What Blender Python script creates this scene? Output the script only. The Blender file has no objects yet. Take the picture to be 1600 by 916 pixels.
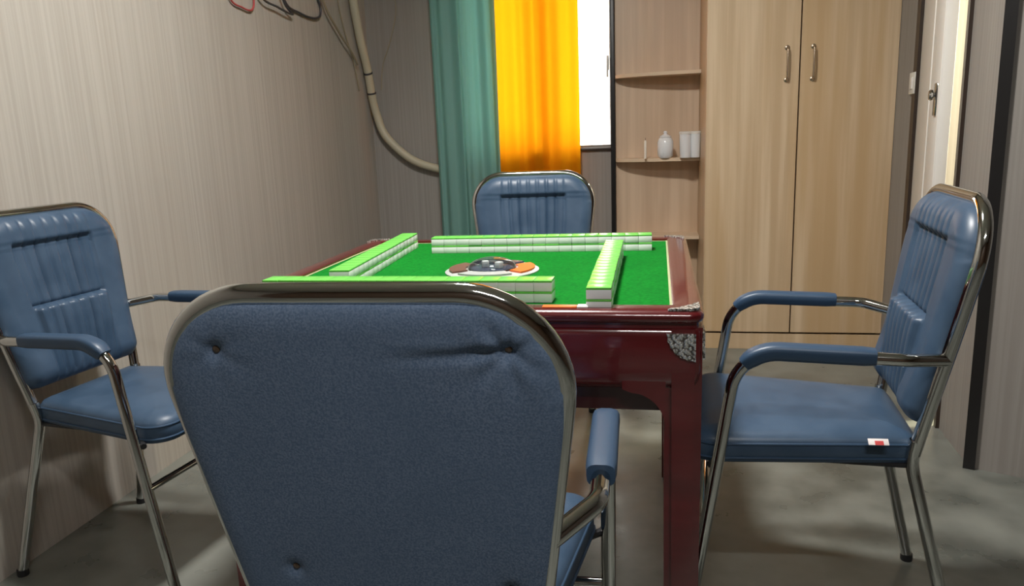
import bpy, bmesh, math, random
import numpy as np
from mathutils import Vector, Matrix

S = bpy.context.scene
COL = S.collection
rnd = random.Random(7)

# ------------------------------------------------------------------ camera, world, lights, exposure
def make_camera():
    f, p, y, r, h = 1186.4, math.radians(11.968), math.radians(11.142), math.radians(-2.198), 1.09
    cp, sp, cy, sy = math.cos(p), math.sin(p), math.cos(y), math.sin(y)
    fwd = Vector((-sy * cp, cy * cp, -sp)); right = Vector((cy, sy, 0)); up = right.cross(fwd)
    r2 = right * math.cos(r) + up * math.sin(r); u2 = up * math.cos(r) - right * math.sin(r)
    cd = bpy.data.cameras.new('camera'); cam = bpy.data.objects.new('camera', cd); COL.objects.link(cam)
    cd.sensor_width = 36; cd.lens = 36 * f / 1600; cd.clip_start = 0.02
    cam.matrix_world = Matrix(((r2.x, u2.x, -fwd.x, 0), (r2.y, u2.y, -fwd.y, 0), (r2.z, u2.z, -fwd.z, h), (0, 0, 0, 1)))
    S.camera = cam
make_camera()
S.view_settings.view_transform = 'Standard'
S.view_settings.look = 'None'
S.view_settings.gamma = 1
S.view_settings.use_curve_mapping = False
S.view_settings.exposure = 0.42
w = bpy.data.worlds.new('sky'); S.world = w; w.use_nodes = True
w.node_tree.nodes['Background'].inputs[0].default_value = (1.0, .93, .84, 1)
w.node_tree.nodes['Background'].inputs[1].default_value = 6.0

def area(name, loc, size, power, color, rot=(0, 0, 0), shape='DISK', size_y=None):
    l = bpy.data.lights.new(name, 'AREA'); l.shape = shape; l.size = size
    if size_y: l.size_y = size_y
    l.energy = power; l.color = color
    o = bpy.data.objects.new(name, l); COL.objects.link(o); o.location = loc; o.rotation_euler = rot
    return o
LAMP_MAIN = (-0.42, 1.78, 2.50)
LAMP_REAR = (0.35, -0.30, 2.50)
area('table_lamp_light', (LAMP_MAIN[0], LAMP_MAIN[1], LAMP_MAIN[2] - .062), .30, 46, (1, .97, .93))
area('rear_lamp_light', (LAMP_REAR[0], LAMP_REAR[1], 2.5), .80, 16, (1, .97, .94), shape='RECTANGLE', size_y=.05)
area('corridor_fill_light', (1.75, 3.0, 2.38), .30, 110, (1, .92, .68))  # added light without a fixture, brightens what shows through the door gap

# ------------------------------------------------------------------ materials
MAT = {}
def mat(name, color, rough=.5, metal=0, spec=.5, coat=0, coat_rough=.05, emit=None, es=0):
    m = bpy.data.materials.new(name); m.use_nodes = True
    b = m.node_tree.nodes['Principled BSDF']
    b.inputs['Base Color'].default_value = (*color, 1); b.inputs['Roughness'].default_value = rough
    b.inputs['Metallic'].default_value = metal; b.inputs['Specular IOR Level'].default_value = spec
    b.inputs['Coat Weight'].default_value = coat; b.inputs['Coat Roughness'].default_value = coat_rough
    if emit:
        b.inputs['Emission Color'].default_value = (*emit, 1); b.inputs['Emission Strength'].default_value = es
    MAT[name] = m
    return m
def nodes(m):
    return m.node_tree, m.node_tree.nodes, m.node_tree.links, m.node_tree.nodes['Principled BSDF']
def noise_color(m, c1, c2, scale=(5, 5, 5), nscale=1, detail=4, lo=.3, hi=.7, bump=0, rough=None, coord='Object', extra=None):
    nt, N, L, b = nodes(m)
    tc = N.new('ShaderNodeTexCoord'); mp = N.new('ShaderNodeMapping'); mp.inputs['Scale'].default_value = scale
    L.new(tc.outputs[coord], mp.inputs['Vector'])
    nz = N.new('ShaderNodeTexNoise'); nz.inputs['Scale'].default_value = nscale; nz.inputs['Detail'].default_value = detail
    L.new(mp.outputs[0], nz.inputs['Vector'])
    cr = N.new('ShaderNodeValToRGB'); cr.color_ramp.interpolation = 'EASE'; cr.color_ramp.elements[0].position = lo; cr.color_ramp.elements[1].position = hi
    cr.color_ramp.elements[0].color = (*c1, 1); cr.color_ramp.elements[1].color = (*c2, 1)
    L.new(nz.outputs['Fac'], cr.inputs[0])
    out = cr.outputs[0]
    if extra:   # second, larger scale noise mixed in
        sc, col, fac, lo2, hi2 = extra
        mp2 = N.new('ShaderNodeMapping'); mp2.inputs['Scale'].default_value = sc
        L.new(tc.outputs[coord], mp2.inputs['Vector'])
        n2 = N.new('ShaderNodeTexNoise'); n2.inputs['Scale'].default_value = 1; n2.inputs['Detail'].default_value = 5
        L.new(mp2.outputs[0], n2.inputs['Vector'])
        r2 = N.new('ShaderNodeMapRange'); r2.inputs[1].default_value = lo2; r2.inputs[2].default_value = hi2; r2.inputs[4].default_value = fac; r2.interpolation_type = 'SMOOTHSTEP'
        L.new(n2.outputs['Fac'], r2.inputs[0])
        mx = N.new('ShaderNodeMix'); mx.data_type = 'RGBA'
        L.new(r2.outputs[0], mx.inputs[0]); L.new(out, mx.inputs[6]); mx.inputs[7].default_value = (*col, 1)
        out = mx.outputs[2]
    L.new(out, b.inputs['Base Color'])
    if bump:
        bp = N.new('ShaderNodeBump'); bp.inputs['Strength'].default_value = bump; bp.inputs['Distance'].default_value = .002
        L.new(nz.outputs['Fac'], bp.inputs['Height']); L.new(bp.outputs[0], b.inputs['Normal'])
    if rough:
        r = N.new('ShaderNodeMapRange'); r.inputs[1].default_value = lo; r.inputs[2].default_value = hi
        r.inputs[3].default_value = rough[0]; r.inputs[4].default_value = rough[1]
        L.new(nz.outputs['Fac'], r.inputs[0]); L.new(r.outputs[0], b.inputs['Roughness'])
    return m

mat('chrome', (.56, .565, .55), .07, 1)
mat('dark_plastic', (.015, .015, .017), .5)
noise_color(mat('blue_vinyl', (.08, .15, .27), .36, spec=.5), (.036, .070, .122), (.052, .092, .152), (14, 14, 14), 1, 5, bump=.05, rough=(.38, .47))
noise_color(mat('blue_fabric', (.08, .13, .22), .85, spec=.25), (.096, .148, .240), (.162, .222, .325), (420, 420, 420), 1, 3, .35, .65, bump=.25,
            extra=((9, 9, 9), (.100, .152, .240), .4, .35, .7))
mat('arm_vinyl', (.030, .064, .118), .42)
noise_color(mat('felt', (.004, .25, .02), .95, spec=.1), (.002, .130, .012), (.005, .190, .018), (130, 130, 130), 1, 4, extra=((7, 7, 7), (.002, .115, .012), .4, .4, .7))
mat('felt_edge', (.38, .42, .22), .7)
noise_color(mat('red_lacquer', (.09, .008, .010), .22, coat=.8, coat_rough=.05), (.085, .007, .009), (.130, .011, .014), (3, 3, 14), 1, 4)
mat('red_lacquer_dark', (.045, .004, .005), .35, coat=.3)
mat('tile_white', (.88, .90, .88), .25, spec=.5)
mat('tile_green', (.17, .60, .10), .25, spec=.5)
mat('oak_lit', (.70, .54, .38), .45)  # shelf boards: paler oak, the lit front edge put into the colour
def wood(name, c1, c2, c3, sx):
    m = mat(name, c1, .42)
    noise_color(m, c1, c2, sx, 1, 6, .32, .68, extra=((sx[0] * .32, sx[1] * .32, sx[2] * .6), c3, .75, .42, .66), rough=(.38, .48))
    return m
wood('oak_door', (.55, .395, .24), (.69, .53, .355), (.52, .345, .175), (24, 24, .8))
wood('oak_panel', (.56, .41, .285), (.67, .51, .365), (.52, .37, .24), (20, 20, .9))
mat('oak_dark_edge', (.10, .055, .02), .6)
def wall_mat(name, c1, c2, axis, big):
    m = mat(name, c1, .62, spec=.35)
    sc = (95, 95, .9)
    noise_color(m, c1, c2, sc, 1, 4, .3, .7, bump=.12, extra=((2.2, 2.2, .5), big, .5, .4, .75))
    return m
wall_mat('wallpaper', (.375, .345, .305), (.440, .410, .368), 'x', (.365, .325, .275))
wall_mat('wallpaper_shaded', (.265, .243, .222), (.320, .298, .272), 'x', (.26, .235, .21))  # left wall's covering in darker tones, dimming walls that came out too bright
m = mat('concrete', (.16, .16, .14), .3, spec=.5)
noise_color(m, (.080, .086, .074), (.205, .212, .186), (6, 6, 6), 1, 6, .25, .75, rough=(.22, .45),
            extra=((1.1, 1.6, 1), (.27, .28, .25), .7, .34, .78))
mat('ceiling_white', (.62, .60, .56), .8)
mat('unseen_wall_dark', (.085, .050, .030), .5)  # for unseen walls, made dark to darken chrome reflections and cut fill
mat('black_trim', (.012, .011, .011), .35)
mat('brown_frame', (.035, .022, .016), .4)
noise_color(mat('door_paint', (.66, .60, .52), .45), (.74, .70, .64), (.82, .79, .74), (3, 3, 1.2), 1, 5)
mat('white_pvc', (.78, .74, .70), .35)
mat('white_plastic', (.75, .73, .68), .35)
mat('porcelain', (.78, .80, .82), .18)
mat('stick_white', (.85, .80, .70), .4)
mat('pipe_cream', (.46, .42, .31), .5)
mat('cable_beige', (.30, .25, .17), .55)
mat('cable_dark', (.05, .045, .05), .5)
mat('cable_red', (.42, .06, .06), .5)
mat('silver_ornament', (.70, .70, .68), .28, .85)
nt, N, L, b = nodes(MAT['silver_ornament'])
vo = N.new('ShaderNodeTexVoronoi'); vo.inputs['Scale'].default_value = 190
tc = N.new('ShaderNodeTexCoord'); L.new(tc.outputs['Object'], vo.inputs['Vector'])
cr = N.new('ShaderNodeValToRGB'); cr.color_ramp.elements[0].position = .42; cr.color_ramp.elements[0].color = (.85, .85, .82, 1)
cr.color_ramp.elements[1].position = .72; cr.color_ramp.elements[1].color = (.16, .14, .12, 1)
L.new(vo.outputs['Distance'], cr.inputs[0]); L.new(cr.outputs[0], b.inputs['Base Color'])
bp = N.new('ShaderNodeBump'); bp.invert = True; bp.inputs['Strength'].default_value = .8; bp.inputs['Distance'].default_value = .003
L.new(vo.outputs['Distance'], bp.inputs['Height']); L.new(bp.outputs[0], b.inputs['Normal'])
mat('orange_plastic', (.80, .16, .03), .35)
mat('brown_plastic', (.16, .07, .05), .35)
mat('grey_plastic', (.45, .47, .45), .3)
mat('navy_plastic', (.05, .06, .10), .25)
mat('paper_white', (.80, .74, .72), .6)
mat('paper_red', (.55, .05, .05), .6)
mat('screw_brass', (.45, .32, .22), .35, .8)
mat('handle_brass', (.50, .40, .30), .25, .9)
mat('screw_dark', (.16, .12, .09), .35, .7)
mat('tube_glow', (.9, .9, .9), .5, emit=(1, .97, .94), es=30)
mat('lamp_glow', (.9, .9, .9), .5, emit=(1, .965, .90), es=9)
def glass_mat(name, tint=(1, 1, 1), gl=.06):
    m = bpy.data.materials.new(name); m.use_nodes = True; nt = m.node_tree; nt.nodes.clear()
    o = nt.nodes.new('ShaderNodeOutputMaterial'); t = nt.nodes.new('ShaderNodeBsdfTransparent'); t.inputs[0].default_value = (*tint, 1)
    g = nt.nodes.new('ShaderNodeBsdfGlossy'); g.inputs['Roughness'].default_value = .03
    fr = nt.nodes.new('ShaderNodeLayerWeight'); fr.inputs[0].default_value = .35
    mr = nt.nodes.new('ShaderNodeMapRange'); mr.inputs[3].default_value = gl; mr.inputs[4].default_value = .8
    nt.links.new(fr.outputs['Fresnel'], mr.inputs[0])
    mx = nt.nodes.new('ShaderNodeMixShader'); nt.links.new(mr.outputs[0], mx.inputs[0]); nt.links.new(t.outputs[0], mx.inputs[1]); nt.links.new(g.outputs[0], mx.inputs[2])
    nt.links.new(mx.outputs[0], o.inputs[0]); MAT[name] = m
glass_mat('window_glass', (.97, .98, .97), .03)
glass_mat('clear_plastic', (.93, .96, .95), .10)
def curtain_mat(name, dif, tra, fac):
    m = bpy.data.materials.new(name); m.use_nodes = True; nt = m.node_tree; nt.nodes.clear()
    o = nt.nodes.new('ShaderNodeOutputMaterial'); d = nt.nodes.new('ShaderNodeBsdfDiffuse'); d.inputs[0].default_value = (*dif, 1)
    t = nt.nodes.new('ShaderNodeBsdfTranslucent'); t.inputs[0].default_value = (*tra, 1)
    mx = nt.nodes.new('ShaderNodeMixShader'); mx.inputs[0].default_value = fac
    nt.links.new(d.outputs[0], mx.inputs[1]); nt.links.new(t.outputs[0], mx.inputs[2]); nt.links.new(mx.outputs[0], o.inputs[0])
    tc = nt.nodes.new('ShaderNodeTexCoord'); mp = nt.nodes.new('ShaderNodeMapping'); mp.inputs['Scale'].default_value = (300, 300, 300)
    nz = nt.nodes.new('ShaderNodeTexNoise'); nz.inputs['Scale'].default_value = 1
    bp = nt.nodes.new('ShaderNodeBump'); bp.inputs['Strength'].default_value = .15; bp.inputs['Distance'].default_value = .001
    nt.links.new(tc.outputs['Object'], mp.inputs[0]); nt.links.new(mp.outputs[0], nz.inputs['Vector']); nt.links.new(nz.outputs['Fac'], bp.inputs['Height'])
    nt.links.new(bp.outputs[0], d.inputs['Normal']); MAT[name] = m
curtain_mat('orange_cloth', (.80, .33, .01), (.95, .34, .005), .68)
curtain_mat('teal_cloth', (.21, .39, .35), (.17, .52, .46), .25)

# ------------------------------------------------------------------ mesh helpers
class MB:
    """collects simple shapes into one mesh"""
    def __init__(s): s.v = []; s.f = []; s.m = []
    def add(s, vs, fs, mi=0):
        o = len(s.v); s.v += [tuple(v) for v in vs]; s.f += [tuple(i + o for i in f) for f in fs]; s.m += [mi] * len(fs); return s
    def bm(s, bm, mi=0, M=None):
        bm.verts.ensure_lookup_table(); bm.verts.index_update()
        s.add([(M @ v.co if M else v.co) for v in bm.verts], [[v.index for v in f.verts] for f in bm.faces], mi); bm.free(); return s
    def box(s, x0, x1, y0, y1, z0, z1, bev=0, seg=2, mi=0, M=None):
        bm = bmesh.new(); bmesh.ops.create_cube(bm, size=1)
        for v in bm.verts:
            v.co = Vector(((x0 + x1) / 2 + v.co.x * (x1 - x0), (y0 + y1) / 2 + v.co.y * (y1 - y0), (z0 + z1) / 2 + v.co.z * (z1 - z0)))
        if bev: bmesh.ops.bevel(bm, geom=list(bm.edges), offset=bev, segments=seg, affect='EDGES', profile=.5)
        return s.bm(bm, mi, M)
    def tube(s, path, r, n=14, closed=False, caps=True, mi=0, flat=None):
        P = [Vector(p) for p in path]; k = len(P)
        T = []
        for i in range(k):
            a = P[(i - 1) % k] if (closed or i) else P[i]; c = P[(i + 1) % k] if (closed or i < k - 1) else P[i]
            T.append((c - a).normalized())
        up = Vector((0, 0, 1)) if abs(T[0].z) < .9 else Vector((1, 0, 0))
        nrm = (up - T[0] * up.dot(T[0])).normalized(); vs = []
        for i in range(k):
            nrm = (nrm - T[i] * nrm.dot(T[i])).normalized(); bn = T[i].cross(nrm)
            ri = r[i] if isinstance(r, (list, tuple)) else r
            for j in range(n):
                a = 2 * math.pi * j / n; ca, sa = math.cos(a), math.sin(a)
                if flat: # superellipse section (half width along binormal, half height along normal)
                    hw, hh = flat; e = .6
                    vs.append(P[i] + bn * (hw * ri * math.copysign(abs(ca) ** e, ca)) + nrm * (hh * ri * math.copysign(abs(sa) ** e, sa)))
                else:
                    vs.append(P[i] + bn * (ri * ca) + nrm * (ri * sa))
        fs = []
        for i in range(k if closed else k - 1):
            for j in range(n):
                a = i * n + j; b2 = i * n + (j + 1) % n; c2 = ((i + 1) % k) * n + (j + 1) % n; d = ((i + 1) % k) * n + j
                fs.append((a, b2, c2, d))
        if caps and not closed:
            fs.append(tuple(range(n))[::-1]); fs.append(tuple((k - 1) * n + j for j in range(n)))
        return s.add(vs, fs, mi)
    def lathe(s, prof, n=32, c=(0, 0, 0), mi=0, cap=True):
        vs = []
        for (r, z) in prof:
            for j in range(n):
                a = 2 * math.pi * j / n; vs.append((c[0] + r * math.cos(a), c[1] + r * math.sin(a), c[2] + z))
        fs = []
        for i in range(len(prof) - 1):
            for j in range(n):
                fs.append((i * n + j, i * n + (j + 1) % n, (i + 1) * n + (j + 1) % n, (i + 1) * n + j))
        if cap:
            fs.append(tuple(range(n))[::-1]); fs.append(tuple((len(prof) - 1) * n + j for j in range(n)))
        return s.add(vs, fs, mi)
    def prism(s, pts, z0, z1, mi=0, M=None):
        n = len(pts); vs = [Vector((p[0], p[1], z0)) for p in pts] + [Vector((p[0], p[1], z1)) for p in pts]
        if M: vs = [M @ v for v in vs]
        fs = [tuple(range(n))[::-1], tuple(range(n, 2 * n))] + [(i, (i + 1) % n, n + (i + 1) % n, n + i) for i in range(n)]
        return s.add(vs, fs, mi)
    def build(s, name, mats, parent=None, smooth=True, angle=40, loc=None, rot=None):
        me = bpy.data.meshes.new(name); me.from_pydata(s.v, [], s.f)
        if not isinstance(mats, (list, tuple)): mats = [mats]
        for m_ in mats: me.materials.append(MAT[m_])
        for p, mi in zip(me.polygons, s.m): p.material_index = mi; p.use_smooth = smooth
        bm = bmesh.new(); bm.from_mesh(me); bmesh.ops.recalc_face_normals(bm, faces=bm.faces); 
        if smooth:
            for e in bm.edges:
                if len(e.link_faces) == 2 and e.calc_face_angle(0) > math.radians(angle): e.smooth = False
        bm.to_mesh(me); bm.free()
        o = bpy.data.objects.new(name, me); COL.objects.link(o)
        if parent is not None: o.parent = parent
        if loc: o.location = loc
        if rot: o.rotation_euler = rot
        return o
def fillet(pts, rad, seg=8):
    """rounds the inner corners of a polyline; rad one number or list per inner corner"""
    P = [Vector(p) for p in pts]; out = [P[0]]
    for i in range(1, len(P) - 1):
        r = rad[i - 1] if isinstance(rad, (list, tuple)) else rad
        a = (P[i - 1] - P[i]); c = (P[i + 1] - P[i]); la, lc = a.length, c.length; a.normalize(); c.normalize()
        th = a.angle(c); 
        if r <= 0 or th > math.pi - .01: out.append(P[i]); continue
        t = min(r / math.tan(th / 2), la * .49 if i > 1 else la * .95, lc * .49 if i < len(P) - 2 else lc * .95); r = t * math.tan(th / 2)
        cen = P[i] + (a + c).normalized() * (r / math.sin(th / 2))
        s0 = P[i] + a * t - cen; s1 = P[i] + c * t - cen; ang = s0.angle(s1); ax = s0.cross(s1).normalized()
        for k in range(seg + 1):
            out.append(cen + Matrix.Rotation(ang * k / seg, 3, ax) @ s0)
    out.append(P[-1]); return out
def densify(path, step=.02):
    out = [path[0]]
    for a, b2 in zip(path[:-1], path[1:]):
        n = max(1, int((b2 - a).length / step))
        for k in range(1, n + 1): out.append(a.lerp(b2, k / n))
    return out
def spline(pts, sub=8):
    P = [Vector(p) for p in pts]; P = [2 * P[0] - P[1]] + P + [2 * P[-1] - P[-2]]; out = []
    for i in range(1, len(P) - 2):
        for k in range(sub):
            t = k / sub; a, b2, c, d = P[i - 1:i + 3]
            out.append(.5 * ((2 * b2) + (c - a) * t + (2 * a - 5 * b2 + 4 * c - d) * t * t + (3 * b2 - a - 3 * c + d) * t ** 3))
    out.append(P[-2]); return out
def tag(o, label=None, cat=None, group=None, kind=None):
    if label: o['label'] = label
    if cat: o['category'] = cat
    if group: o['group'] = group
    if kind: o['kind'] = kind
    return o
def empty(name, loc, rz=0):
    o = bpy.data.objects.new(name, None); COL.objects.link(o); o.location = loc; o.rotation_euler = (0, 0, rz); o.empty_display_size = .1; return o
def copy_tree(o, parent=None):
    c = o.copy(); COL.objects.link(c); c.parent = parent
    for ch in list(o.children): copy_tree(ch, c)
    return c
def struct(o): o['kind'] = 'structure'; return o

# ------------------------------------------------------------------ room shell
YB = 4.40      # back wall
XL = -1.67     # left wall
ZC = 2.62      # ceiling
A = Vector((.965, 2.45)); DIRW = Vector((.0576, .9983)).normalized()     # right wall line, starts at the black post
def rw(s, out=0):       # point on the right wall at world y = s, moved outwards by out
    t = (s - A.y) / DIRW.y; p = A + DIRW * t; nrm = Vector((DIRW.y, -DIRW.x)); return p + nrm * out
struct(MB().box(-3, 4.2, -2.2, 6, -.1, 0).build('floor', 'concrete', smooth=False))
struct(MB().box(XL - .12, 4.0, -1.9, 5.6, ZC, ZC + .1).build('ceiling', 'ceiling_white', smooth=False))
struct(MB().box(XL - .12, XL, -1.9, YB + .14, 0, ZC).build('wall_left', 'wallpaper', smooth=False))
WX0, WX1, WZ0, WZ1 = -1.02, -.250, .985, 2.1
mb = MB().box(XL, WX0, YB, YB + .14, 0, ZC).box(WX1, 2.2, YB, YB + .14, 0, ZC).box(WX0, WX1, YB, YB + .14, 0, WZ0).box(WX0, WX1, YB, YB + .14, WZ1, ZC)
struct(mb.build('wall_back', 'wallpaper_shaded', smooth=False))
struct(MB().box(XL - .12, 4.0, -1.9, -1.8, 0, ZC).build('wall_rear', 'unseen_wall_dark', smooth=False))  # out of view, dark for its reflection in the chrome
DY0, DY1 = 2.80, 3.40    # door opening along the right wall
def wall_piece(mb, y0, y1, z0, z1, th=.11, mi=0, inn=0):
    a, b2, c, d = rw(y0, -inn), rw(y1, -inn), rw(y1, th), rw(y0, th)
    return mb.prism([a, d, c, b2], z0, z1, mi)
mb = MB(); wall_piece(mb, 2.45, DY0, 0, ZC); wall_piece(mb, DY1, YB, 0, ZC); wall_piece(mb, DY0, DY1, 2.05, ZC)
struct(mb.build('wall_right', 'wallpaper_shaded', smooth=False))
B0 = A.copy(); DN = Vector((.912, -.410)).normalized(); B1 = B0 + DN * 2.9; NN = Vector((-DN.y, DN.x))
struct(MB().prism([B0, B1, B1 + NN * .1, B0 + NN * .1 + DN * .1], 0, ZC).build('wall_nook', 'wallpaper_shaded', smooth=False))
struct(MB().box(3.58, 3.68, -1.9, 1.5, 0, ZC).build('wall_far_right', 'unseen_wall_dark', smooth=False))  # out of view, darkened like the rear wall for the reflections
# black post at the wall corner and the brown door frame
struct(MB().prism([A + Vector((-.021, -.004)), A + Vector((.009, -.017)), A + Vector((.017, .006)), A + Vector((-.012, .018))], 0, ZC).build('trim_1', 'black_trim', smooth=False))
mb = MB(); wall_piece(mb, DY1 - .002, DY1 + .050, 0, 2.12, .12, 0, .008); wall_piece(mb, DY0 - .022, DY0 + .002, 0, 2.12, .12, 0, .012); wall_piece(mb, DY0 - .02, DY1 + .07, 2.05, 2.12, .12, 0, .018)
struct(mb.build('trim_2', 'brown_frame', smooth=False))
struct(MB().box(-.262, -.236, YB - .05, YB, 0, ZC, .003).build('trim_3', 'black_trim'))
# door leaf, hinged at its far edge and pushed a little out into the corridor
hinge = rw(DY1 - .005, .022); door = empty('door_1', (hinge.x, hinge.y, 0)); struct(door)
wd = .545; ang = math.atan2(DIRW.x, DIRW.y)
mb = MB().box(-.018, .018, -wd, 0, .01, 2.03, .003)
mb.box(-.0225, -.015, -wd + .001, -wd + .20, .012, 2.028, .003)
mb.box(-.026, -.015, -wd + .200, -wd + .212, .012, 2.028, .003)
leaf = mb.build('door_leaf', 'door_paint', door)
kn = MB().lathe([(.0, 0), (.018, 0), (.018, .003), (.008, .004), (.008, .009), (.017, .012), (.019, .018), (.015, .024), (.0, .025)], 24)
kn.v = [(-z - .022, x - wd + .055, y + 1.16) for (x, y, z) in kn.v]
kb = MB(); kb.v, kb.f, kb.m = kn.v, kn.f, kn.m
kb.box(-.028, -.017, -wd + .03, -wd + .08, 1.09, 1.20, .003)
kb.build('door_knob', 'chrome', door)
door.rotation_euler = (0, 0, -ang - math.radians(6.5))
# corridor behind the door
struct(MB().box(2.15, 2.25, 1.9, 5.5, 0, ZC).build('wall_corridor', 'ceiling_white', smooth=False))
struct(MB().box(1.0, 2.2, 4.54, 4.62, 0, ZC).build('wall_corridor_end', 'ceiling_white', smooth=False))
# window in the back wall
win = empty('window_1', ((WX0 + WX1) / 2, YB + .05, WZ0)); struct(win)
hw = (WX1 - WX0) / 2; hh = WZ1 - WZ0
mb = MB()
for (a0, a1, c0, c1) in ((-hw, -hw + .04, 0, hh), (hw - .012, hw, 0, hh), (-hw, hw, 0, .010), (-hw, hw, hh - .04, hh), (-.02, .03, 0, hh)):
    mb.box(a0, a1, -.03, .04, c0, c1, .004)
mb.build('window_frame', 'white_pvc', win)
mb = MB()
for (a0, a1, c0, c1) in ((.03, .055, .03, hh - .04), (hw - .020, hw - .012, .010, hh - .04), (.03, hw - .012, .010, .016), (.03, hw - .03, hh - .07, hh - .04)):
    mb.box(a0, a1, -.042, .0, c0, c1, .004)
mb.build('sash', 'white_pvc', win)
MB().box(-hw + .035, hw - .035, .004, .010, .03, hh - .04).build('pane', 'window_glass', win, smooth=False)
mb = MB().box(hw - .034, hw - .020, -.056, -.042, .42, .50, .003).box(hw - .032, hw - .022, -.085, -.05, .47, .482, .003).box(hw - .033, hw - .021, -.088, -.078, .38, .482, .004)
mb.build('window_handle', 'white_plastic', win)
MB().box(-hw + .01, hw - .004, -.070, -.03, -.016, .0, .004).build('window_sill', 'brown_frame', win)
# ------------------------------------------------------------------ ceiling lamps (above the frame, they light the room)
def ceiling_lamp(loc, label):
    t = empty('ceiling_lamp', (loc[0], loc[1], ZC))
    MB().lathe([(.0, 0), (.20, 0), (.20, -.05), (.185, -.062), (.0, -.062)], 40).build('lamp_body', 'white_plastic', t)
    MB().lathe([(.0, -.063), (.175, -.063), (.17, -.085), (.12, -.10), (.0, -.104)], 40).build('diffuser', 'lamp_glow', t)
    return tag(t, label, 'ceiling lamp')
ceiling_lamp(LAMP_MAIN, 'round white ceiling lamp straight above the green game table')
t = empty('tube_lamp', (LAMP_REAR[0], LAMP_REAR[1], ZC))
MB().box(-.43, .43, -.03, .03, -.05, 0, .006).build('lamp_body', 'white_plastic', t)
MB().tube([(-.405, 0, -.068), (.405, 0, -.068)], .014, 16).build('tube', 'tube_glow', t)
for sx in (-1, 1): MB().box(sx * .417 - .012, sx * .417 + .012, -.018, .018, -.086, -.04, .004).build('end_cap', 'white_plastic', t)
tag(t, 'long white tube lamp on the ceiling at the near end of the room', 'ceiling lamp')
bpy.data.objects['table_lamp_light'].location.z = ZC - .115
bpy.data.objects['rear_lamp_light'].location.z = ZC - .092

# ------------------------------------------------------------------ curtains
def curtain(name, x0, x1, z0, z1, y, waves, amp, m, label, seed, slant=0):
    r = random.Random(seed); nx, nz = 220, 40; ph = [r.uniform(0, 6.28) for _ in range(6)]
    vs = []
    for side in (0, 1):
        for j in range(nz + 1):
            v = j / nz; z = z0 + (z1 - z0) * v
            for i in range(nx + 1):
                u = i / nx; grow = .75 + .35 * (1 - v)
                uu = u + .012 * math.sin(3 * v + ph[3])
                d = amp * grow * (math.sin(2 * math.pi * waves * uu + ph[0]) + .45 * math.sin(2 * math.pi * waves * 1.9 * uu + ph[1] + .8 * v) + .25 * math.sin(2 * math.pi * waves * 3.3 * uu + ph[2]))
                x = x0 + (x1 - x0) * u + slant * (1 - v) * (1 - 2 * u) + .3 * amp * math.cos(2 * math.pi * waves * uu + ph[0])
                vs.append((x, y + d + side * .0015, z))
    fs = []; W_ = nx + 1; off = W_ * (nz + 1)
    for j in range(nz):
        for i in range(nx):
            a = j * W_ + i; fs.append((a, a + 1, a + W_ + 1, a + W_)); 
    o = MB().add(vs[:off], fs)
    if name == 'teal_curtain': pass
    return tag(o.build(name, m, angle=180), label, 'curtain')
curtain('teal_curtain', -1.235, -.860, .12, 2.3, 4.22, 2.3, .022, 'teal_cloth', 'dull teal curtain gathered at the left side of the window', 3)
curtain('orange_curtain', -.895, -.435, .30, 2.3, 4.295, 1.7, .036, 'orange_cloth', 'bright orange curtain glowing with daylight in front of the window', 11)
t = empty('curtain_rod', (0, 4.27, 2.345))
MB().tube([(-1.45, 0, 0), (-.25, 0, 0)], .011).build('rod', 'white_plastic', t)
for x in (-1.45, -.25): MB().lathe([(.0, -.018), (.016, -.012), (.02, 0), (.016, .012), (0, .018)], 16, (x, 0, 0)).build('finial', 'white_plastic', t)
for x in (-1.36, -.33): MB().box(x - .008, x + .008, 0, .13, -.006, .006).build('bracket', 'white_plastic', t)
tag(t, 'white curtain rod above the window carrying the teal and orange curtains', 'curtain rod')

# ------------------------------------------------------------------ wardrobe and open corner shelves
CF = 3.75; CX0, CX1, CG = .218, 1.04, .627; CZ = 2.25
t = empty('wardrobe', ((CX0 + CX1) / 2, 4.07, 0))
def cb(mb): 
    mb.v = [(x - t.location.x, y - t.location.y, z) for x, y, z in mb.v]; return mb
mb = MB().box(CX0, CX0 + .018, CF + .02, YB - .005, 0, CZ).box(CX1 - .018, CX1, CF + .02, 3.86, 0, CZ).box(CX0, CX1 - .02, YB - .02, YB - .005, 0, CZ)
mb.box(CX0, CX1 - .02, CF + .02, YB - .005, CZ - .02, CZ).box(CX0, CX1 - .02, CF + .02, YB - .01, .06, .078)
cb(mb).build('body', 'oak_door', t, smooth=False)
cb(MB().box(CX0, CX1, CF + .006, CF + .024, 0, .078, .001)).build('plinth', 'oak_door', t, smooth=False)
for (a, b2, hx) in ((CX0 + .001, CG - .003, .569), (CG + .003, CX1 - .001, .681)):
    d = cb(MB().box(a, b2, CF, CF + .018, .088, CZ - .003, .0015)).build('door', 'oak_door', t, smooth=False)
    hx -= t.location.x; yy = CF - t.location.y
    hm = MB().tube(fillet([(hx, yy + .001, 1.275), (hx, yy - .026, 1.275), (hx, yy - .030, 1.345), (hx, yy - .026, 1.415), (hx, yy + .001, 1.415)], [.012, 0, .012]), .0046, 10)
    for z in (1.275, 1.415):
        hm.lathe([(.0, 0), (.011, 0), (.011, .004), (.007, .007), (0, .007)], 16)
        n = 16 * 5; hm.v[-n:] = [(hx + x, yy - zz, z + y) for (x, y, zz) in hm.v[-n:]]
    hm.build('handle', 'handle_brass', d)
tag(t, 'tall light oak wardrobe with two long doors and bow handles', 'wardrobe')
t = empty('corner_shelves', (-.01, YB - .02, 0))
tx, ty = t.location.x, t.location.y
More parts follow.
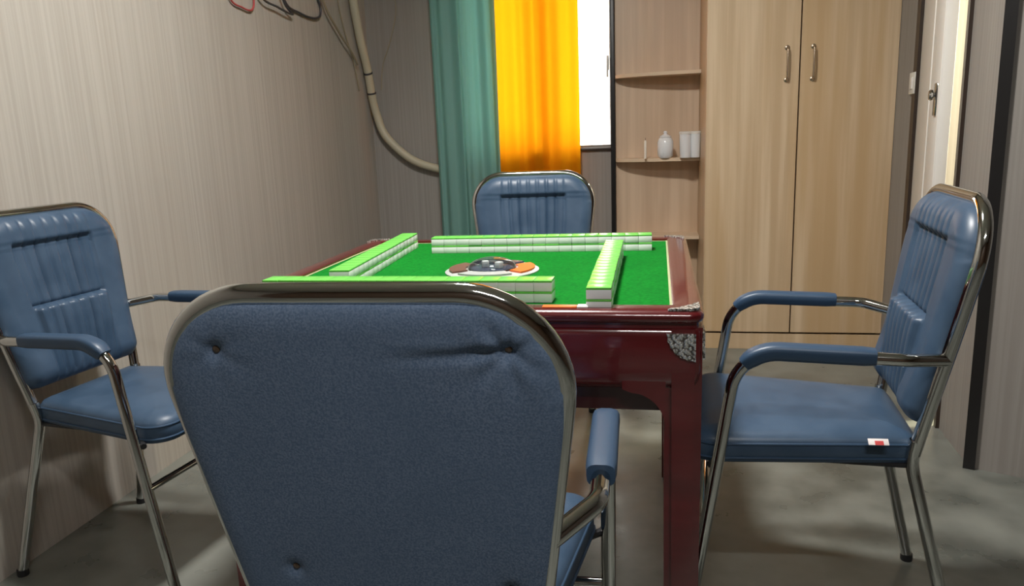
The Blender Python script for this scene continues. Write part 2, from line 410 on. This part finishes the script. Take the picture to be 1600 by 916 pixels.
MB().box(-.236 - tx, CX0 - .001 - tx, YB - .019 - ty, YB - .002 - ty, 0, CZ, 0).build('back_panel', 'oak_panel', t, smooth=False)
for z in (.50, .922, 1.372, 1.82):
    pts = [(CX0 - .001 - tx, YB - .020 - ty), (-.234 - tx, YB - .020 - ty)]
    for k in range(17):
        a = math.pi / 2 * k / 16      # quarter ellipse, shallow at the wall end, deeper at the wardrobe
        pts.append((CX0 - .001 - .452 * math.cos(a) - tx, YB - .050 - .135 * math.sin(a) - ty))
    MB().prism(pts, z - .018, z).build('shelf', 'oak_lit', t, angle=30)
tag(t, 'open oak corner shelves with rounded boards between window and wardrobe', 'shelf unit')

# things on the lower shelf
SH = .9222
t = empty('shelf_jar', (.036, 4.24, SH))
MB().lathe([(.0, 0), (.030, 0), (.040, .012), (.043, .045), (.042, .085), (.034, .104), (.028, .108), (0, .108)], 28).build('jar_body', 'porcelain', t)
MB().lathe([(.0, .109), (.031, .109), (.031, .114), (.016, .122), (.009, .126), (.011, .136), (.007, .142), (0, .143)], 24).build('lid', 'porcelain', t)
tag(t, 'rounded white lidded jar in the middle of the lower shelf', 'jar')
for (x, lab, r) in ((.140, 'left of two white tumblers beside the wardrobe on the lower shelf', .032), (.1915, 'right of two white tumblers, the one touching the wardrobe side', .027)):
    q = empty('tumbler', (x, 4.20, SH))
    MB().lathe([(.0, 0), (r * .86, 0), (r * .9, .004), (r, .122), (r - .002, .122), (r * .88 - .002, .010), (0, .010)], 28).build('cup', 'porcelain', q)
    MB().lathe([(r - .001, .1225), (r + .002, .1225), (r + .002, .134), (r - .003, .137), (0, .137)], 28).build('lid', 'white_plastic', q)
    tag(q, lab, 'tumbler', 'white tumblers on the lower shelf')
t = empty('white_candle', (-.070, 4.22, SH))
MB().lathe([(.0, 0), (.0065, 0), (.0065, .092), (.004, .097), (0, .097)], 14).build('candle_body', 'stick_white', t)
MB().tube([(0, 0, .096), (.001, 0, .110)], .0012, 6).build('wick', 'cable_dark', t)
tag(t, 'thin pale upright candle at the left of the lower shelf', 'candle')
# light switch on the right wall
p = rw(3.45, -.006)
t = empty('light_switch', (p.x, p.y, 1.18), -ang)
MB().box(-.005, .006, -.043, .043, -.0, .086, .003).build('plate', 'white_plastic', t)
MB().box(-.009, -.003, -.016, .016, .02, .066, .002).build('rocker', 'white_pvc', t)
tag(t, 'small white light switch between the wardrobe and the brown door frame', 'light switch')

# ------------------------------------------------------------------ pipe and cables in the corner
t = empty('wrapped_pipe', (-1.62, 4.30, .9))
def rel(pts, t): return [Vector(p) - t.location for p in pts]
MB().tube(rel(spline([(-1.628, 4.06, 2.60), (-1.632, 4.10, 2.1), (-1.634, 4.14, 1.83), (-1.635, 4.21, 1.62), (-1.632, 4.275, 1.47), (-1.632, 4.315, 1.33), (-1.622, 4.345, 1.22), (-1.575, 4.352, 1.09), (-1.43, 4.355, .955), (-1.27, 4.36, .895), (-1.15, 4.36, .880)]), t), .0235, 14).build('pipe', 'pipe_cream', t)
for (p, q) in (((-1.633, 4.280, 1.455), (-1.633, 4.284, 1.446)), ((-1.632, 4.312, 1.345), (-1.632, 4.315, 1.336))):
    MB().tube(rel([p, q], t), .0265, 14).build('tie', 'cable_dark', t)
tag(t, 'thick cream wrapped pipe curving down the room corner behind the teal curtain', 'pipe')
def cable(name, pts, r, m, label, grp=None):
    t0 = MB().tube(spline(pts, 8), r, 8); return tag(t0.build(name, m), label, 'cable', grp)
cable('beige_cable', [(-1.642, 3.70, 2.60), (-1.642, 3.72, 2.0), (-1.642, 3.76, 1.77), (-1.642, 3.93, 1.635), (-1.642, 4.08, 1.55), (-1.648, 4.17, 1.49)], .006, 'cable_beige', 'thin beige cable slanting across the left wall to the pipe')
cable('dark_cable', [(-1.66, 3.95, 2.60), (-1.66, 3.97, 2.0), (-1.66, 4.0, 1.78), (-1.66, 4.07, 1.62), (-1.66, 4.14, 1.52), (-1.66, 4.20, 1.35)], .0035, 'cable_beige', 'narrow brown cable hanging left of the thick pipe')
cable('wall_cable', [(-1.56, 4.392, 2.60), (-1.50, 4.392, 2.0), (-1.48, 4.392, 1.80), (-1.53, 4.392, 1.62), (-1.58, 4.392, 1.50), (-1.60, 4.392, 1.36)], .003, 'cable_beige', 'faint thin cable on the back wall right of the pipe')
cable('black_wire', [(-1.645, 3.0, 2.61), (-1.645, 3.03, 1.9), (-1.645, 3.12, 1.70), (-1.645, 3.28, 1.665), (-1.645, 3.42, 1.655), (-1.645, 3.34, 1.70), (-1.645, 3.27, 1.9), (-1.645, 3.27, 2.61)], .005, 'cable_dark', 'black wire loop drooping at the top of the left wall')
cable('looped_wire', [(-1.66, 3.33, 2.61), (-1.66, 3.34, 1.9), (-1.66, 3.38, 1.71), (-1.66, 3.52, 1.675), (-1.66, 3.70, 1.675), (-1.66, 3.765, 1.73), (-1.66, 3.70, 1.9), (-1.66, 3.69, 2.61)], .0055, 'cable_dark', 'dark wire loop just left of the beige cable')
cable('red_wire', [(-1.66, 2.83, 2.61), (-1.66, 2.84, 1.87), (-1.66, 2.90, 1.66), (-1.66, 3.0, 1.625), (-1.66, 3.08, 1.63), (-1.66, 3.10, 1.70), (-1.66, 3.07, 1.9), (-1.66, 3.07, 2.61)], .004, 'cable_red', 'red wire loop at the top of the left wall')

# ------------------------------------------------------------------ game table
TX0, TX1, TY0, TY1 = -.920, .083, 1.355, 2.335; TZ = .76
tcx, tcy = (TX0 + TX1) / 2, (TY0 + TY1) / 2; hx, hy = (TX1 - TX0) / 2, (TY1 - TY0) / 2
tab = empty('mahjong_table', (tcx, tcy, 0)); tag(tab, 'square dark red lacquered game table with green felt top in the middle of the room', 'table')
def rr(hx, hy, r, n=8):
    out = []
    for (cx, cy, a0) in ((hx - r, hy - r, 0), (-hx + r, hy - r, 90), (-hx + r, -hy + r, 180), (hx - r, -hy + r, 270)):
        for k in range(n + 1):
            a = math.radians(a0 + 90 * k / n); out.append((cx + r * math.cos(a), cy + r * math.sin(a)))
    return out
def ring_loft(prof, r, n=8):
    """prof: list of (inset, z) swept round the rounded table outline"""
    vs = []; fs = []
    for (ins, z) in prof:
        vs += [(x, y, z) for x, y in rr(hx - ins, hy - ins, max(r - ins, .003), n)]
    m_ = 4 * (n + 1); k = len(prof)
    for i in range(k):
        for j in range(m_):
            fs.append((i * m_ + j, i * m_ + (j + 1) % m_, ((i + 1) % k) * m_ + (j + 1) % m_, ((i + 1) % k) * m_ + j))
    return MB().add(vs, fs)
# rim: flat top, rounded nose, cove below
ring_loft([(.057, .745), (.057, .7625), (.050, .7645), (.016, .7640), (.007, .7615), (.001, .755), (0, .748), (.003, .742), (.009, .7395), (.009, .730), (.06, .730)], .030).build('rim', 'red_lacquer', tab, angle=50)
# apron: bulged upper band
ring_loft([(.050, .7295), (.010, .7295), (.005, .726), (.003, .715), (.003, .650), (.006, .632), (.013, .618), (.024, .609), (.050, .606)], .028).build('apron', 'red_lacquer', tab, angle=50)
MB().box(-hx + .055, hx - .055, -hy + .045, hy - .045, .556, .700, .006).build('machine_box', 'red_lacquer_dark', tab)
MB().box(-hx + .057, hx - .057, -hy + .0435, hy - .0435, .735, .7565, 0).build('felt_top', 'felt', tab, smooth=False)
e = MB()
for sx in (-1, 1): e.box(sx * (hx - .0585) - .003, sx * (hx - .0585) + .003, -hy + .045, hy - .045, .7565, .7585, .0008)
for sy in (-1, 1): e.box(-hx + .057, hx - .057, sy * (hy - .0585) - .002, sy * (hy - .0585) + .002, .7565, .7580, .0006)
e.build('felt_edging', 'felt_edge', tab)
for sx in (-1, 1):
    for sy in (-1, 1):
        # leg with a curved shoulder each way, built as three prisms in local frame (outer corner at origin)
        L0 = .070
        mbl = MB()
        bm = bmesh.new(); bmesh.ops.create_cube(bm, size=1)
        for v in bm.verts: v.co = Vector((v.co.x * L0, v.co.y * L0, .365 + v.co.z * .73))
        for v in bm.verts:
            if v.co.z < .1: v.co.x *= .93; v.co.y *= .93
        bmesh.ops.bevel(bm, geom=[e2 for e2 in bm.edges if abs((e2.verts[0].co - e2.verts[1].co).z) > .3], offset=.014, segments=4, affect='EDGES')
        mbl.bm(bm, 0, Matrix.Translation((sx * (hx - .003 - L0 / 2), sy * (hy - .003 - L0 / 2), 0)))
        for ax in (0, 1):
            pts = [(0, .640), (0, .535)]
            for k in range(9):
                a = math.pi / 2 * k / 8; pts.append((.062 * (1 - math.cos(a)), .535 + .070 * math.sin(a) ** 1.0))
            pts.append((.080, .612)); pts.append((.080, .640))
            n = len(pts); vs = []
            for d in (.0075, .045):
                for (u, z) in pts:
                    if ax == 0: vs.append((sx * (hx - .003 - L0 + .004 - u), sy * (hy - d), z))
                    else: vs.append((sx * (hx - d), sy * (hy - .003 - L0 + .004 - u), z))
            mbl.add(vs, [tuple(range(n)), tuple(range(n, 2 * n))[::-1]] + [(i, (i + 1) % n, n + (i + 1) % n, n + i) for i in range(n)])
        lg = mbl.build('leg', 'red_lacquer', tab)
        MB().lathe([(0, 0), (.026, 0), (.028, .01), (.02, .018), (0, .018)], 20, (sx * (hx - .003 - L0 / 2), sy * (hy - .003 - L0 / 2), 0)).build('foot', 'dark_plastic', lg)
        # metal corner ornaments: quarter fans on both faces of the leg, and a cap on the rim
        o = MB()
        for ax in (0, 1):
            pts = [(.012, 0)]
            for k in range(0, 13):
                a = math.pi / 2 * k / 12; rr_ = .050 + (.0 if k % 2 else .002); pts.append((.012 + rr_ * math.cos(a), -rr_ * math.sin(a)))
            n = len(pts); vs = []
            for d in (.0035, -.0015):
                for (u, z) in pts:
                    if ax == 0: vs.append((sx * (hx - u - .004), sy * (hy - d), .722 + z))
                    else: vs.append((sx * (hx - d), sy * (hy - u - .004), .722 + z))
            o.add(vs, [tuple(range(n)), tuple(range(n, 2 * n))[::-1]] + [(i, (i + 1) % n, n + (i + 1) % n, n + i) for i in range(n)])
        o.build('corner_ornament', 'silver_ornament', tab, angle=30)
        o = MB(); pts = []
        R0 = .030
        for k in range(9):
            a = math.pi / 2 * k / 8; pts.append((hx - R0 + (R0 - .008) * math.cos(a), hy - R0 + (R0 - .008) * math.sin(a)))
        pts += [(hx - .066, hy - .008), (hx - .060, hy - .016), (hx - .048, hy - .021), (hx - .040, hy - .030), (hx - .030, hy - .040), (hx - .021, hy - .048), (hx - .016, hy - .060), (hx - .008, hy - .066)]
        o.prism([(sx * x, sy * y) for x, y in pts], .7630, .7670)
        o.build('rim_ornament', 'silver_ornament', tab, angle=30)
# centre console with coloured player keys, clear dome and two dice
cx, cy = -.402 - tcx, 1.800 - tcy; F0 = .7565
con = MB().lathe([(0, 0), (.116, 0), (.116, .003), (.110, .006), (.0, .006)], 56, (cx, cy, F0)).build('centre_console', 'grey_plastic', tab)
for i, mname in enumerate(('orange_plastic', 'navy_plastic', 'brown_plastic', 'grey_plastic')):
    a0 = math.radians(-38 + 90 * i); pts = []
    for k in range(11): a = a0 + math.radians(76) * k / 10; pts.append((cx + .106 * math.cos(a), cy + .106 * math.sin(a)))
    for k in range(11): a = a0 + math.radians(76) * (1 - k / 10); pts.append((cx + .066 * math.cos(a), cy + .066 * math.sin(a)))
    MB().prism(pts, F0 + .006, F0 + .0105).build('player_key', mname, con, angle=30)
MB().lathe([(0, .0062), (.058, .0062), (.058, .009), (0, .009)], 40, (cx, cy, F0)).build('dice_plate', 'navy_plastic', con)
for (dx, dy, rz) in ((-.018, .006, .4), (.020, -.010, 1.0)):
    Mx = Matrix.Translation((cx + dx, cy + dy, F0 + .0172)) @ Matrix.Rotation(rz, 4, 'Z')
    MB().box(-.008, .008, -.008, .008, -.008, .008, .002, M=Mx).build('die', 'tile_white', con)
dm = [(.060, .0065)] + [(.060 * math.cos(math.radians(a)), .009 + .026 * math.sin(math.radians(a))) for a in range(0, 90, 9)] + [(.002, .035)]
MB().lathe(dm, 40, (cx, cy, F0), cap=False).build('dome', 'clear_plastic', con)
# score slot with orange key on the near rim
ss = MB().box(-.215 - tcx, -.150 - tcx, -hy + .020, -hy + .040, .7635, .7665, .0012).build('score_key', 'orange_plastic', tab)
MB().box(-.149 - tcx, -.128 - tcx, -hy + .020, -hy + .042, .7635, .7675, .0012).build('score_button', 'paper_white', tab)

# ------------------------------------------------------------------ mahjong tiles: four walls of seventeen pairs
TW, TD, TH = .0362, .0470, .0225; PITCH = .03665; FZ = .7566
def proto_tile():
    r = tag(MB().box(-TW / 2, TW / 2, -TD / 2, TD / 2, 0, TH * .80, .0012, 2).build('mahjong_tile', 'tile_white', angle=30), 'x', 'mahjong tile')
    MB().box(-TW / 2, TW / 2, -TD / 2, TD / 2, TH * .775, TH - .0002, .0012, 2).build('tile_back', 'tile_green', r, angle=30)
    return r
proto = proto_tile(); used = False
ROWS = [('near', (-.829, 1.482), (-.205, 1.475), '', 'near row of tiles behind the big chair back'),
        ('right', (-.109, 1.384), (-.114, 2.008), '', 'right hand row of tiles running away from the viewer'),
        ('far', (-.640, 2.100), (-.018, 2.124), '', 'far row of tiles in front of the far chair'),
        ('left', (-.704, 1.565), (-.742, 2.205), '', 'left hand row of tiles running away from the viewer')]
ENDS = {'near': ('left', 'right'), 'right': ('near', 'far'), 'far': ('left', 'right'), 'left': ('near', 'far')}
for name, p0, p1, _, grp in ROWS:
    p0 = Vector(p0); p1 = Vector(p1); d = (p1 - p0).normalized(); a = math.atan2(d.y, d.x); mid = (p0 + p1) / 2
    for lay in (0, 1):
        for k in range(17):
            pos = mid + d * ((k - 8) * PITCH) + Vector((-d.y, d.x)) * rnd.uniform(-.0006, .0006)
            if not used: o = proto; used = True
            else: o = copy_tree(proto)
            o.location = (pos.x, pos.y, FZ + lay * (TH + .0001)); o.rotation_euler = (0, 0, a + rnd.uniform(-.006, .006))
            ly = 'upper' if lay else 'lower'
            if k == 0: lab = 'white green-backed tile at the %s end of the %s row, %s layer' % (ENDS[name][0], name, ly)
            elif k == 16: lab = 'white green-backed tile at the %s end of the %s row, %s layer' % (ENDS[name][1], name, ly)
            else: lab = 'white green-backed tile in the %s layer within the %s row' % (ly, name)
            o['label'] = lab; o['category'] = 'mahjong tile'; o['group'] = grp

# ------------------------------------------------------------------ chairs
Z_S, ZT, WT, WB, YBK, YTP, ZA, WA, YAF = .45, .935, .217, .165, -.199, -.287, .660, .240, .150
WFF, YFF, WRF, YRF = .233, .235, .205, -.296
R_T = .0125
def bky(z): return YBK + (YTP - YBK) * (z - Z_S) / (ZT - Z_S)
WC = WB + (WT - WB) * (ZT - Z_S) / (ZT - .10 - Z_S)
def side_w(z): return WB + (WC - WB) * (z - Z_S) / (ZT - Z_S)
def make_chair():
    root = empty('armchair', (0, 0, 0))
    # bent tube framing the backrest
    P = [(side_w(.44) * 1, bky(.46), .44), (WC, YTP, ZT), (-WC, YTP, ZT), (-side_w(.44), bky(.46), .44)]
    MB().tube(densify(fillet(P, .105, 14), .03), R_T, 20).build('back_frame', 'chrome', root)
    for sx in (-1, 1):
        # rear leg: continues the frame and splays backwards
        pth = fillet([(sx * side_w(.47), bky(.47), .47), (sx * side_w(.42), bky(.42) - .004, .42), (sx * WRF, YRF, .012)], .12, 8)
        lg = MB().tube(densify(pth, .05), R_T, 14).build('leg', 'chrome', root)
        MB().lathe([(0, 0), (.0135, 0), (.0145, .004), (.0138, .018), (0, .018)], 18, (sx * WRF, YRF, 0)).build('foot_cap', 'dark_plastic', lg)
        # front leg rises and bends back into the arm
        full = fillet([(sx * side_w(ZA - .02), bky(ZA), ZA - .018), (sx * (WA + .002), bky(ZA) + .075, ZA - .006), (sx * WA, YAF - .012, ZA), (sx * WFF, YFF, .012)], [.05, .085], 12)
        full = densify(full, .02)
        # split at the end of the front bend
        k = max(i for i, q in enumerate(full) if q.z > ZA - .032)
        MB().tube(full[:k + 1], R_T, 14).build('arm_tube', 'chrome', root)
        lg = MB().tube(full[k:], R_T, 14).build('leg', 'chrome', root)
        MB().lathe([(0, 0), (.0135, 0), (.0145, .004), (.0138, .018), (0, .018)], 18, (sx * WFF, YFF, 0)).build('foot_cap', 'dark_plastic', lg)
        pad = [q + Vector((0, 0, .004)) for q in full[:k + 1] if q.y > -.125]
        n = len(pad); rs = [1.0] * n; rs[0] = .90; rs[-1] = .80; rs[-2] = .93
        MB().tube(pad, rs, 18, flat=(.0205, .0165)).build('arm_pad', 'arm_vinyl', root)
        # side rail under the seat
        MB().tube([(sx * (WFF - .004), .190, .4165), (sx * .195, .150, .422)], .007, 8).build('bracket', 'dark_plastic', root)
    def fleg(z): t_ = (ZA - z) / ZA; return (WA + (WFF - WA) * t_, YAF + (YFF - YAF) * t_)
    a = fleg(.315); MB().tube([(-a[0], a[1], .315), (a[0], a[1], .315)], .0085, 10).build('stretcher', 'chrome', root)
    MB().box(-.165, .165, -.195, .205, .408, .418, .003).build('seat_board', 'dark_plastic', root)
    # ---- seat cushion
    def seat_out(ins, n=10):
        c = [(.222 - ins, .232 - ins), (-.222 + ins, .232 - ins), (-.156 + ins, -.214 + ins), (.156 - ins, -.214 + ins)]
        pts = []
        rad = [max(.055 - ins, .004), max(.055 - ins, .004), max(.03 - ins, .003), max(.03 - ins, .003)]
        for i in range(4):
            p, q, s_ = Vector(c[i - 1]), Vector(c[i]), Vector(c[(i + 1) % 4])
            pts += [v.to_2d() for v in fillet([p.to_3d(), q.to_3d(), s_.to_3d()], rad[i], n)[1:-1]]
        return pts
    def loft(prof, mi=0):
        mbs = MB(); vs = []; L_ = len(seat_out(0))
        for ins, z in prof: vs += [(p.x, p.y, z) for p in seat_out(ins)]
        fs = [(i * L_ + j, i * L_ + (j + 1) % L_, (i + 1) * L_ + (j + 1) % L_, (i + 1) * L_ + j) for i in range(len(prof) - 1) for j in range(L_)]
        fs += [tuple(range(L_))[::-1], tuple((len(prof) - 1) * L_ + j for j in range(L_))]
        return mbs.add(vs, fs)
    st = loft([(.02, .413), (.004, .415), (.0, .419), (.0, .448), (.003, .460), (.010, .469), (.026, .476), (.055, .481), (.10, .484), (.15, .485)]).build('seat', 'blue_vinyl', root, angle=60)
    for z in (.4545, .425):
        pth = [(p.x, p.y, z) for p in seat_out(.0015 if z > .45 else .0)]
        MB().tube(pth, .0028, 8, closed=True).build('piping', 'arm_vinyl', st)
    # ---- backrest
    up = Vector((0, YTP - YBK, ZT - Z_S)).normalized(); nf = Vector((0, up.z, -up.y))
    base = Vector((0, bky(.50), .50)); Hh = (ZT - .50) / up.z
    zb = lambda v: .50 + v * up.z
    T = Hh - .006
    sm = lambda a_, b_, x: (lambda t_: t_ * t_ * (3 - 2 * t_))(min(1, max(0, (x - a_) / (b_ - a_))))
    # outline half width at height v (metres along the slope)
    def halfw(v):
        w0 = side_w(.50 + v * up.z) - .004 + .009 * (1 - sm(.78, .89, .50 + v * up.z))
        r = .098; 
        if v > T - r:
            dd = min(1, (v - (T - r)) / r); w0 = min(w0, side_w(.50 + (T - r) * up.z) - .004 - r + r * math.sqrt(max(0, 1 - dd * dd)) + .002)
        rb = .035
        if v < rb:
            dd = (rb - v) / rb; w0 = w0 - rb + rb * math.sqrt(max(0, 1 - dd * dd))
        return w0
    outl = []
    for i in range(200):
        v = T * i / 199; outl.append((halfw(v), v))
    O = np.array(outl + [(-a_, b_) for a_, b_ in outl[::-1]])
    O2 = np.roll(O, -1, 0)
    def dist(x, v):
        p = np.array([x, v]); d = O2 - O; tt = np.clip(((p - O) * d).sum(1) / np.maximum((d * d).sum(1), 1e-12), 0, 1)
        q = O + d * tt[:, None]; return float(np.sqrt(((p - q) ** 2).sum(1).min()))
    def front_h(x, v):
        d = min(dist(x, v) / .045, 1); roll = math.sqrt(max(0, 1 - (1 - d) ** 2))
        z = .50 + v * up.z; wv = halfw(min(max(v, .036), T - .099)); xp = .54 * wv
        inn = sm(xp + .006, xp - .006, abs(x))
        h = .022
        h += .013 * sm(.842, .866, z)                                  # top roll stands proud of the channelled panel
        h += inn * (.022 * sm(.702, .688, z) * sm(.46, .67, z) + .004 * sm(.60, .50, z))   # lumbar roll
        h += (1 - inn) * .009 * sm(.862, .845, z)                     # side bolsters
        h += .010 * sm(.64, .52, z) * (1 - inn)
        g = xp / 3.5; fr = (x / g + .5) % 1.0; dg = min(fr, 1 - fr) * g
        chan = math.exp(-(dg / .0042) ** 2)
        h -= .0055 * chan * inn * sm(.50, .53, z) * (1 - .5 * sm(.84, .87, z)) * (1 - sm(.89, .92, z))
        h -= .005 * math.exp(-((z - .853) / .0035) ** 2) * inn
        h -= .006 * math.exp(-((z - .700) / .0035) ** 2) * inn
        h += .002 * (1 - chan) * inn
        return h * roll
    NU, NV = 112, 110
    us = [math.sin(math.pi / 2 * (2 * i / NU - 1)) * .35 + (2 * i / NU - 1) * .65 for i in range(NU + 1)]
    vv = [T * (.5 + .5 * (math.sin(math.pi / 2 * (2 * j / NV - 1)) * .35 + (2 * j / NV - 1) * .65)) for j in range(NV + 1)]
    def grid(hf, sgn, nu_us):
        vs = []; n_ = len(nu_us)
        for v in vv:
            wv = halfw(v)
            for u in nu_us:
                x = u * wv; vs.append(base + up * v + Vector((x, 0, 0)) + nf * hf(x, v))
        fs = [(j * n_ + i, j * n_ + i + 1, (j + 1) * n_ + i + 1, (j + 1) * n_ + i) for j in range(len(vv) - 1) for i in range(n_ - 1)]
        rim = [j * n_ for j in range(len(vv))] ; rim2 = [j * n_ + n_ - 1 for j in range(len(vv))]
        loop = list(range(n_)) + rim2[1:-1] + list(range((len(vv) - 1) * n_, len(vv) * n_))[::-1] + rim[1:-1][::-1]
        return vs, fs, loop
    vs, fs, loop = grid(lambda x, v: front_h(x, v) + .0, 1, us)
    # close the pad with a flat rear skirt
    m0 = len(vs); vs2 = vs + [vs[i] - nf * .008 for i in loop]; k = len(loop)
    fs += [(loop[i], loop[(i + 1) % k], m0 + (i + 1) % k, m0 + i) for i in range(k)] + [tuple(range(m0, m0 + k))]
    MB().add(vs2, fs).build('backrest', 'blue_vinyl', root, angle=75)
    BT = [(-.152, .385), (.162, .386), (-.112, .100), (.146, .085)]
    def back_h(x, v):
        d = min(dist(x, v) / .03, 1); roll = math.sqrt(max(0, 1 - (1 - d) ** 2)); h = .0095 + .011 * roll + .006 * (1 - (x / .22) ** 2) * (1 - ((v - .22) / .22) ** 2) * roll
        for i, (bx, bv) in enumerate(BT):
            r = math.hypot(x - bx, v - bv)
            big = 1.0 if i == 1 else .6 if i == 0 else .35
            h -= .0085 * (.6 + .4 * big) * math.exp(-(r / .010) ** 2) + .0045 * big * math.exp(-(r / .035) ** 2)
            if i == 1 or i == 0:
                a_ = math.atan2(v - bv, x - bx)
                ray = math.cos(7 * a_ + .6) if i == 1 else math.cos(6 * a_)
                h += (.0014 if i == 1 else .0005) * ray * math.exp(-((r - .028) / .022) ** 2)
        if True:   # long crease running sideways from the upper right button
            bx, bv = BT[1]; 
            if x < bx:
                h -= .0028 * math.exp(-((v - bv + .006 * (bx - x) / .1) / .006) ** 2) * sm(bx, bx - .02, x) * sm(bx - .15, bx - .05, x)
                h += .0016 * math.exp(-((v - bv - .010) / .007) ** 2) * sm(bx - .15, bx - .05, x)
            else:
                h -= .0018 * math.exp(-((v - bv + .002) / .005) ** 2) * sm(bx + .06, bx + .02, x)
        return -h
    vs, fs, loop = grid(back_h, -1, us)
    m0 = len(vs); vs2 = vs + [vs[i] + nf * (.0015) for i in loop]; k = len(loop)
    fs += [(loop[i], loop[(i + 1) % k], m0 + (i + 1) % k, m0 + i) for i in range(k)]
    bc = MB().add(vs2, fs).build('back_cover', 'blue_fabric', root, angle=75)
    for (bx, bv) in BT:
        c = base + up * bv + Vector((bx, 0, 0)) + nf * (back_h(bx, bv) - .0005)
        lm = MB().lathe([(0, 0), (.0042, 0), (.0042, .0015), (.0025, .0028), (0, .0032)], 14)
        lm.v = [tuple(c + Vector((x, 0, 0)) + up * y - nf * z) for (x, y, z) in lm.v]
        lm.build('button', 'screw_dark', bc)
    return root
chair = make_chair()
spots = [((-.315, .996), .023, 'blue padded chrome armchair nearest the viewer, seen from behind'),
         ((-.422, 2.512), 3.260, 'blue padded chrome armchair across the table in front of the orange curtain'),
         ((.306, 1.693), 1.505, 'blue padded chrome armchair right of the table with a small paper tag on its seat'),
         ((-1.317, 1.689), -1.692, 'blue padded chrome armchair left of the table beside the bare wall')]
chairs = []
for i, ((x, y), a, lab) in enumerate(spots):
    o = chair if i == 0 else copy_tree(chair)
    o.location = (x, y, 0); o.rotation_euler = (0, 0, a); tag(o, lab, 'chair', 'blue armchairs round the game table'); chairs.append(o)
seat = [c for c in chairs[2].children if c.name.startswith('seat') and not c.name.startswith('seat_board')][0]
tg = MB().box(-.007, .007, -.019, .019, 0, .0012, .0004, mi=0).box(-.0070, .002, -.009, .007, .0012, .0016, 0, mi=1).build('paper_tag', ['paper_white', 'paper_red'], seat)
tg.location = (-.1895, -.130, .4705); tg.rotation_euler = (0, math.radians(-42), math.radians(6)); tg['label'] = 'small white and red paper tag'
